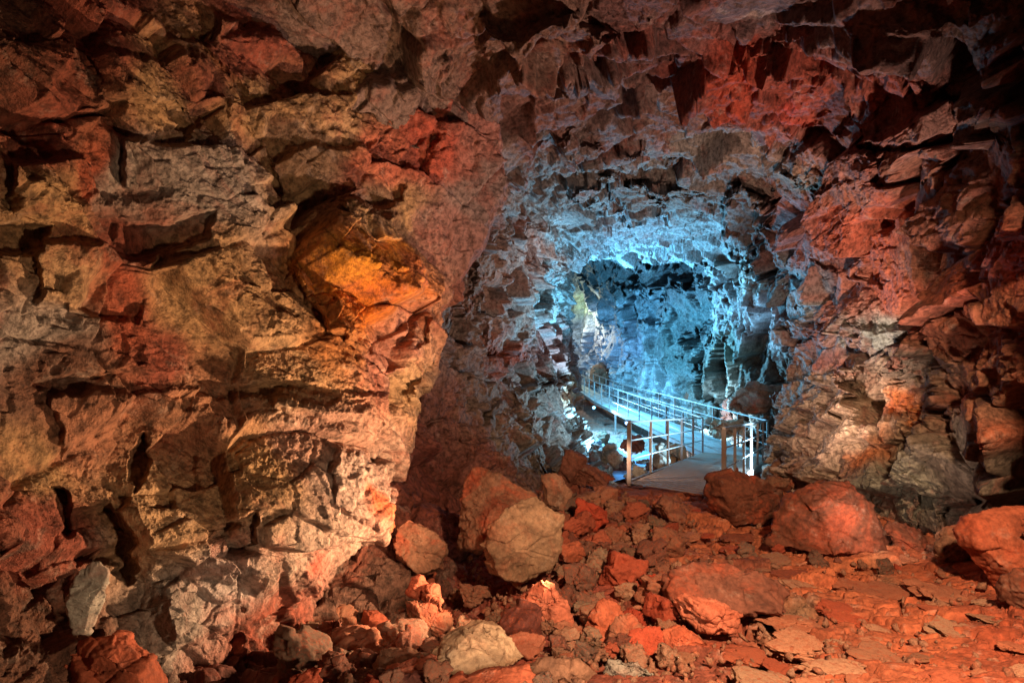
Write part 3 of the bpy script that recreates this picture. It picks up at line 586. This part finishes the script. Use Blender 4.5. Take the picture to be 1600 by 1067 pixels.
hero('boulder', [(668, 1018), (700, 992), (748, 973), (785, 980), (800, 998), (824, 1026), (790, 1046), (700, 1056)], 4.35, 'pale', 'pale cream slab catching the light in the foreground', 'boulder', .4, 14, rough=.022, front=[(-.2, 1.3), (.2, 1.0), (.5, .8)])
hero('boulder', [(600, 1052), (640, 1030), (676, 1016), (700, 1040), (690, 1080), (604, 1085)], 4.15, 'pink', 'orange red rock under the left end of the cream slab', 'boulder', .4, 15, front=[(-.3, 1.0), (.1, .8), (.6, .4)])
hero('boulder', [(624, 968), (634, 938), (680, 938), (712, 958), (706, 990), (668, 1012), (640, 998)], 5.5, 'brown', 'rough pitted brown rock behind the cream slab', 'boulder', .42, 16, rough=.034)
hero('boulder', [(634, 926), (642, 904), (662, 895), (674, 914), (656, 934)], 6.0, 'pink', 'small bright red stone in the dark hollow', 'boulder', .5, 17, sub=5)
hero('boulder', [(656, 938), (660, 920), (684, 917), (686, 934), (672, 944)], 5.9, 'pink', 'small orange stone touching the bright red one', 'boulder', .5, 18, sub=5)
hero('boulder', [(484, 1010), (500, 975), (530, 963), (550, 985), (546, 1024), (500, 1034)], 5.0, 'dark', 'dark brown rock half buried at the foot of the left wall', 'boulder', .45, 19)
hero('boulder', [(84, 1075), (104, 1012), (150, 994), (190, 998), (238, 1030), (256, 1090), (160, 1110)], 3.55, 'red', 'reddish boulder at the bottom left corner', 'boulder', .4, 20)
hero('boulder', [(104, 940), (122, 888), (150, 874), (170, 888), (166, 930), (140, 992), (116, 990)], 3.55, 'ash', 'smooth pale upright rock flake against the left wall', 'boulder', .3, 21, rough=.008)
hero('boulder', [(1026, 930), (1040, 888), (1100, 876), (1190, 892), (1234, 925), (1226, 952), (1150, 968), (1050, 960)], 5.6, 'dark', 'wide dark maroon slab sunk into the path', 'boulder', .4, 22, rough=.03, front=[(-.2, 1.6), (.2, 1.9), (0, 1.2)])
hero('boulder', [(1010, 1020), (1038, 982), (1072, 974), (1112, 1004), (1104, 1036), (1060, 1050)], 4.7, 'red', 'red rock in front of the maroon slab', 'boulder', .42, 23)
hero('boulder', [(1046, 940), (1068, 926), (1130, 942), (1166, 960), (1150, 990), (1090, 984)], 5.0, 'pink', 'orange red wedge lying on the maroon slab', 'boulder', .35, 24)
hero('boulder', [(560, 1080), (590, 1020), (640, 1012), (664, 1030), (610, 1080)], 4.4, 'brown', 'brown slab left of the orange red rock at the bottom', 'boulder', .4, 25)
hero('boulder', [(520, 1040), (560, 1010), (600, 1012), (590, 1060), (540, 1075)], 4.5, 'dark', 'dark red slab at the bottom of the hollow', 'boulder', .4, 26)
hero('boulder', [(820, 1050), (850, 1028), (900, 1030), (935, 1060), (930, 1100), (820, 1100)], 4.1, 'brown', 'dull brown rock at the bottom centre', 'boulder', .4, 27)
hero('boulder', [(935, 1050), (950, 1028), (1000, 1026), (1030, 1060), (1010, 1100), (940, 1100)], 4.1, 'grey', 'greyish block at the bottom edge, right of centre', 'boulder', .4, 28)
hero('boulder', [(700, 1062), (760, 1046), (840, 1040), (850, 1075), (760, 1100), (690, 1095)], 3.95, 'red', 'red slab below the cream slab at the bottom edge', 'boulder', .4, 29)
hero('boulder', [(845, 742), (870, 738), (900, 770), (880, 800), (850, 790)], 8.4, 'brown', 'small brown boulder behind the broad tan boulder', 'boulder', .4, 30, sub=5)
hero('boulder', [(870, 850), (905, 846), (914, 866), (905, 880), (872, 878)], 7.2, 'red', 'squared red stone right of the broad tan boulder', 'boulder', .45, 31, sub=5)
# in the chamber
hero('boulder', [(1135, 640), (1150, 606), (1180, 596), (1222, 604), (1225, 640), (1180, 652)], 20.5, 'brown', 'dark boulder high on the bank at the end of the chamber', 'boulder', .4, 40, sub=5)
hero('boulder', [(1196, 612), (1214, 604), (1236, 622), (1232, 640), (1206, 634)], 18.5, 'dark', 'reddish boulder tucked beside the right tunnel edge', 'boulder', .4, 41, sub=5)
hero('boulder', [(1105, 668), (1125, 655), (1165, 650), (1170, 672), (1120, 682)], 21.5, 'pale', 'flat pale slab beyond the bend of the footbridge', 'boulder', .4, 42, sub=5)
hero('boulder', [(1022, 735), (1026, 700), (1036, 690), (1044, 698), (1042, 735), (1032, 745)], 16.5, 'ash', 'pale oval rock standing behind the left railing', 'boulder', .4, 43, sub=5)
hero('boulder', [(1036, 730), (1044, 706), (1066, 694), (1074, 716), (1058, 738)], 18.8, 'pale', 'cream rock leaning under the bend of the footbridge', 'boulder', .4, 44, sub=5)
hero('boulder', [(935, 715), (945, 696), (962, 692), (972, 712), (962, 728), (938, 728)], 17.5, 'ash', 'pale squared rock beside the pool', 'boulder', .4, 45, sub=5)
hero('boulder', [(968, 700), (972, 683), (1000, 682), (1010, 702), (985, 708)], 20., 'dark', 'dark rock at the edge of the pool', 'boulder', .4, 46, sub=5)
hero('boulder', [(985, 742), (990, 726), (1010, 728), (1012, 745)], 14.5, 'ash', 'pale stone between the first two posts of the left railing', 'boulder', .4, 47, sub=5)
hero('boulder', [(918, 600), (925, 572), (945, 560), (952, 590), (940, 606)], 44, 'brown', 'dark boulder at the far end of the footbridge', 'boulder', .4, 48, sub=5)
hero('boulder', [(1205, 735), (1215, 710), (1240, 705), (1248, 735), (1225, 748)], 12.6, 'brown', 'brown rock in the recess right of the footbridge', 'boulder', .4, 49, sub=5)
hero('boulder', [(1190, 765), (1200, 742), (1240, 740), (1250, 765)], 11.2, 'brown', 'low rock behind the dome shaped boulder', 'boulder', .4, 50, sub=5)

# ------------------------------------------------------------------ loose rubble: every stone an object
rng = np.random.default_rng(7); random.seed(7)
VAR = []; RG_peb = rockify('stone_relief', s1=1.1, a1=.05, t1=.30, s2=3., a2=.03, t2=.32, an=(1, 1, 1.5), fb=.04, fine=.03, crack=.03, s3=8., a3=.012, warp=.15, fdet=4, soft=.06)
for i in range(12):
    pl = rand_planes(rng, 9 + i % 5); st = (1, rng.uniform(.7, 1.), rng.uniform(.5, .95))
    v_, f_ = polytope(pl, 200 + i, 5, .020, 1., st)
    me = tri_mesh('rubble_stone', v_, f_); rock_attrs(me, i * 5.3); to = link('tmp', me); to.modifiers.new('r', 'NODES').node_group = RG_peb
    ev = to.evaluated_get(bpy.context.evaluated_depsgraph_get()); me2 = bpy.data.meshes.new_from_object(ev); bpy.data.objects.remove(to)
    for a_ in ('base', 'nrm'):
        if a_ in me2.attributes: me2.attributes.remove(me2.attributes[a_])
    VAR.append(me2)
VM = {(i, k_): None for i in range(12) for k_ in RMR}
def variant(i, k_):
    if VM[(i, k_)] is None:
        me = VAR[i].copy(); me.materials.clear(); me.materials.append(RMR[k_]); VM[(i, k_)] = me
    return VM[(i, k_)]
def scatter(n, region, rad, cols, name, label, cat, group, flat=1., dmin=.8, sink=.25, avoid=.8):
    """stones of a region: region() gives world x, y"""
    placed = []; tries = 0
    while len(placed) < n and tries < n * 60:
        tries += 1
        x, y = region(); r = rad(x, y)
        if any((x - a) ** 2 + (y - b) ** 2 < ((r + c) * dmin) ** 2 for a, b, c in placed): continue
        if any((x - a) ** 2 + (y - b) ** 2 < (c * avoid + r * .5) ** 2 for a, b, c in hero_xyr): continue
        placed.append((x, y, r))
        o = link(name, variant(random.randrange(12), random.choice(cols)))
        z = float(ground_z(x, y))
        o.location = (x, y, z + r * flat * (.5 - sink)); o.scale = (r, r * random.uniform(.8, 1.1), r * flat * random.uniform(.8, 1.1))
        o.rotation_euler = (random.uniform(-.5, .5) * (1 if flat > .6 else .25), random.uniform(-.5, .5) * (1 if flat > .6 else .25), random.uniform(0, 6.28))
        tag(o, label, cat, group)
    return placed
def pxr(x0, x1, y0, y1, cond=None):
    def f():
        while True:
            px = random.uniform(x0, x1); py = random.uniform(y0, y1)
            if cond and not cond(px, py): continue
            d = 2.45 * F / (py - 533.5) if py < 860 else 2.2 * F / (py - 533.5)
            d = float(np.interp(py, [745, 800, 860, 942, 1067, 1150], [12.2, 9.9, 8.0, 6.0, 4.0, 3.4]))
            return (px - 800) / F * d, d
    return f
scatter(150, pxr(860, 1060, 790, 1050, lambda x, y: x < 1075 - (y - 780) * .12), lambda x, y: random.choice((.05, .07, .1, .13, .17, .22)) * (1 + .06 * (y - 5)), ['red', 'red', 'dark', 'brown'], 'rubble_stone', 'angular red brown stone in the rubble heap left of the path', 'stone', 'stones of the rubble heap left of the path', sink=-.05, dmin=.62)
scatter(95, pxr(470, 860, 880, 1080), lambda x, y: random.choice((.07, .1, .14, .2)), ['dark', 'red', 'dark', 'brown'], 'rubble_stone', 'dark red stone lying in the hollow below the left wall', 'stone', 'stones in the hollow below the left wall', sink=-.05, dmin=.62)
scatter(85, pxr(1060, 1620, 790, 1100), lambda x, y: random.choice((.10, .16, .22, .3)), ['paving'], 'paving_stone', 'flat red stone bedded in the trodden path', 'stone', 'flat stones bedded in the path', flat=.22, sink=.34, dmin=.72)
scatter(28, pxr(1080, 1640, 800, 900), lambda x, y: random.choice((.06, .08, .12)), ['red', 'dark'], 'rubble_stone', 'small red stone at the foot of the right hand boulders', 'stone', 'small stones along the right side of the path', sink=.1)
def ch():
    y = random.uniform(13.2, 24); x0, x1 = (915 - 800) / F * y, (1235 - 800) / F * y
    while True:
        x = random.uniform(x0, x1)
        t_ = (y - 12.4) / 8.3
        if y < 21 and 2.0 + t_ * 3.65 - .1 < x < 3.7 + t_ * 3.8 + .2: x0 -= .3; x1 += .6; continue
        return x, y
scatter(75, ch, lambda x, y: random.choice((.2, .28, .38, .55)), ['grey', 'brown', 'grey', 'dark'], 'chamber_rock', 'grey brown rock on the floor of the lower chamber', 'rock', 'rocks on the floor of the lower chamber', sink=.15, dmin=.6)
def shore():
    y = random.uniform(15.5, 30); return random.uniform((905 - 800) / F * y, (935 - 800) / F * y + .3), y
scatter(26, shore, lambda x, y: random.choice((.2, .3, .4)), ['grey', 'brown'], 'shore_rock', 'wet grey rock along the left shore of the pool', 'rock', 'rocks along the left shore of the pool', sink=.1, dmin=.5)
def bank():
    y = random.uniform(19, 34); return random.uniform((1090 - 800) / F * y + .3, (1240 - 800) / F * y), y
scatter(40, bank, lambda x, y: random.choice((.3, .45, .6, .8)), ['dark', 'brown', 'grey'], 'chamber_rock', 'dark rock on the bank beyond the footbridge', 'rock', 'rocks of the bank beyond the footbridge', sink=.1, dmin=.6)
# pebbles and grit nobody could count: one object
pb = ico(1); vs = []; fs = []; off = 0
for i in range(6500):
    f_ = pxr(470, 1640, 760, 1100, lambda a_, b_: a_ < 1080 or random.random() < .3)(); x, y = f_; r = random.uniform(.05, 1) ** 2.5 * .03 * (1 + .08 * y) + .006
    z = float(ground_z(x, y)) + .01
    sc3 = np.array([random.uniform(.6, 1.2), random.uniform(.6, 1.2), random.uniform(.4, .8)]) * r
    rt = np.array(Euler((random.uniform(0, 6), random.uniform(0, 6), random.uniform(0, 6))).to_matrix())
    vs.append((pb[0] * (1 + .55 * rng.uniform(-1, 1, (len(pb[0]), 1))) * sc3) @ rt + np.array([x, y, z])); fs.append(pb[1] + off); off += len(pb[0])
grit = link('gravel', tri_mesh('gravel', np.concatenate(vs), np.concatenate(fs)), mat=RMR['red']); tag(grit, 'fine red grit and chips strewn between the stones', 'gravel', kind='stuff')

# ------------------------------------------------------------------ footbridge
M_post = metal_mat('rusty_post_steel', (.25, .21, .20), (.19, .10, .07), .35, .5, .8)
M_rail = metal_mat('rail_steel', (.42, .40, .40), (.25, .13, .09), .5, .42, .5)
M_deck = metal_mat('grating_steel', (.32, .22, .17), (.30, .15, .09), .1, .6, .7)
M_deck2 = metal_mat('far_deck_steel', (.50, .52, .52), (.33, .33, .33), .25, .55, .5)  # paler steel colour for the spans beyond the bend
def box_along(bm, a, b, w_, h_, up=Vector((0, 0, 1))):
    a = Vector(a); b = Vector(b); d = (b - a); L_ = d.length; d.normalize(); s_ = d.cross(up)
    if s_.length < 1e-3: s_ = Vector((1, 0, 0))
    s_.normalize(); u_ = s_.cross(d)
    vv_ = [bm.verts.new(p + s_ * sx * w_ / 2 + u_ * sz * h_ / 2) for p in (a, b) for sx, sz in ((-1, -1), (1, -1), (1, 1), (-1, 1))]
    for q in ((0, 1, 2, 3), (7, 6, 5, 4), (0, 4, 5, 1), (1, 5, 6, 2), (2, 6, 7, 3), (3, 7, 4, 0)): bm.faces.new([vv_[i] for i in q])
def bmo(name, bm, mat, parent):
    bmesh.ops.recalc_face_normals(bm, faces=bm.faces)
    me = bpy.data.meshes.new(name); bm.to_mesh(me); bm.free(); me.materials.append(mat)
    return link(name, me, parent)
bridge = bpy.data.objects.new('footbridge', None); col.objects.link(bridge); bridge.location = (2.8, 12.1, .05)
tag(bridge, 'steel grating footbridge with rusty railings, bending left into the blue lit chamber', 'footbridge')
BI = Vector(bridge.location)
A0, A1 = Vector((2.13, 12.4, .05)), Vector((5.78, 20.7, -.80))       # left side, first span
B0, B1 = Vector((3.57, 11.5, .05)), Vector((7.30, 19.5, -.75))       # right side, first span
A2, A3 = Vector((4.46, 36.9, -.67)), Vector((4.15, 47, -.5))
B2, B3 = Vector((5.5, 37.0, -.67)), Vector((5.0, 48, -.5))
def rails(pts, n_posts, size=(.06, .05)):
    for (a, b), n in zip(zip(pts[:-1], pts[1:]), n_posts):
        for i in range(n + (b == pts[-1])):
            p = a.lerp(b, i / n); bm = bmesh.new(); d = (b - a).normalized()
            th = .075 if (i == 0 and a == pts[0]) else .05
            box_along(bm, p - BI + Vector((0, 0, -.08)), p - BI + Vector((0, 0, 1.02)), th, th * .7, up=d)
            bmo('post', bm, M_post, bridge)
        bm = bmesh.new(); box_along(bm, a - BI + Vector((0, 0, 1.04)), b - BI + Vector((0, 0, 1.04)), .055, .035); bmo('handrail', bm, M_rail, bridge)
        for hz in (.36, .70):
            bm = bmesh.new(); box_along(bm, a - BI + Vector((0, 0, hz)), b - BI + Vector((0, 0, hz)), .022, .022); bmo('mid_rail', bm, M_rail, bridge)
        bm = bmesh.new(); box_along(bm, a - BI + Vector((0, 0, -.09)), b - BI + Vector((0, 0, -.09)), .06, .14); bmo('side_beam', bm, M_post, bridge)
rails([A0, A1, A2, A3], (5, 9, 5)); rails([B0, B1, B2, B3], (6, 9, 5))
def deck(a0, b0, a1, b1, pitch, mat, wbar, nlong=5, hbar=.024):
    bm = bmesh.new(); L_ = ((a1 + b1) / 2 - (a0 + b0) / 2).length; n = int(L_ / pitch)
    for i in range(n + 1):
        t_ = i / n; a = a0.lerp(a1, t_) - BI; b = b0.lerp(b1, t_) - BI; box_along(bm, a + Vector((0, 0, -.012)), b + Vector((0, 0, -.012)), wbar, hbar)
    for j in range(nlong + 1):
        t_ = j / nlong; a = a0.lerp(b0, t_) - BI; b = a1.lerp(b1, t_) - BI; box_along(bm, a + Vector((0, 0, -.034)), b + Vector((0, 0, -.034)), .012, .02)
    bmo('deck', bm, mat, bridge)
ext = (A0 - A1).normalized() * .5
deck(A0 + ext * 1.0 + Vector((.15, 0, 0)), B0 + ext * 1.6, A1, B1, .30, M_deck, .12, 3, .007)
deck(A1 + Vector((0, .04, 0)), B1 + Vector((0, .04, 0)), A2, B2, .09, M_deck2, .074, 8)
deck(A2 + Vector((0, .05, 0)), B2 + Vector((0, .05, 0)), A3, B3, .09, M_deck2, .074, 8)
for a, b in ((A0, B0), (A0.lerp(A1, .5), B0.lerp(B1, .5)), (A1, B1), (A1.lerp(A2, .35), B1.lerp(B2, .35)), (A1.lerp(A2, .7), B1.lerp(B2, .7))):
    for q in (a, b):
        bm = bmesh.new(); p = q - BI; zf = float(ground_z(q.x, q.y)) - .2 - BI.z
        box_along(bm, Vector((p.x, p.y, zf)), Vector((p.x, p.y, p.z - .16)), .07, .07, up=Vector((0, 1, 0))); bmo('support_leg', bm, M_post, bridge)

# ------------------------------------------------------------------ pool and its two lamps
bm = bmesh.new(); ring = []
for i in range(40):
    a = i / 40 * 6.283; rr_ = 1 + .2 * math.sin(3 * a + 1) + .12 * math.sin(5 * a)
    ring.append(bm.verts.new((3.35 + 1.5 * rr_ * math.cos(a), 24.3 + 3.6 * rr_ * math.sin(a), float(ground_z(3.4, 24)) + .12)))
bm.faces.new(ring)
me = bpy.data.meshes.new('water'); bm.to_mesh(me); bm.free()
mw = plain_mat('blue_lit_water', (.30, .42, .66), .15); me.materials.append(mw); tag(link('water', me), kind='structure')  # blue light on the pool is put into the water colour
M_case = plain_mat('lamp_case', (.03, .03, .035), .4, .6)
def flood(pos, aim, power, color, label, emit=3):
    r_ = bpy.data.objects.new('spotlight', None); col.objects.link(r_); r_.location = pos
    d = (Vector(aim) - Vector(pos)); r_.rotation_euler = d.to_track_quat('-Z', 'Y').to_euler(); tag(r_, label, 'lamp', 'lamps under the footbridge')
    bm = bmesh.new(); bmesh.ops.create_cone(bm, cap_ends=False, segments=20, radius1=.12, radius2=.09, depth=.16, matrix=Matrix.Translation((0, 0, .08))); bmesh.ops.create_circle(bm, cap_ends=True, segments=20, radius=.09, matrix=Matrix.Translation((0, 0, .158))); bmo('housing', bm, M_case, r_)
    bm = bmesh.new(); bmesh.ops.create_circle(bm, cap_ends=True, segments=20, radius=.07, matrix=Matrix.Translation((0, 0, .03))); bmo('lens', bm, plain_mat('lit_lens', (.6, .8, 1), .3, 0, emit, color), r_)
    bm = bmesh.new(); box_along(bm, Vector((-.13, 0, .08)), Vector((-.13, 0, .3)), .02, .03, up=Vector((0, 1, 0))); box_along(bm, Vector((.13, 0, .08)), Vector((.13, 0, .3)), .02, .03, up=Vector((0, 1, 0))); box_along(bm, Vector((-.14, 0, .3)), Vector((.14, 0, .3)), .02, .03, up=Vector((0, 1, 0))); bmo('bracket', bm, M_case, r_)
    l = bpy.data.lights.new('spotlight_beam', 'SPOT'); l.energy = power; l.color = color; l.spot_size = R(120); l.spot_blend = .7; l.shadow_soft_size = .06
    o = bpy.data.objects.new('beam', l); col.objects.link(o); o.parent = r_; o.location = (0, 0, 0)
flood(P(928, 637, 33.5), (3.2, 25, -1.7), 500, (.35, .6, 1), 'small blue white spotlight glowing at the far left under the footbridge')
flood(P(979, 661.5, 26), (3.2, 22.5, -1.7), 300, (.4, .65, 1), 'small blue spotlight shining by the pool behind the first railing post')
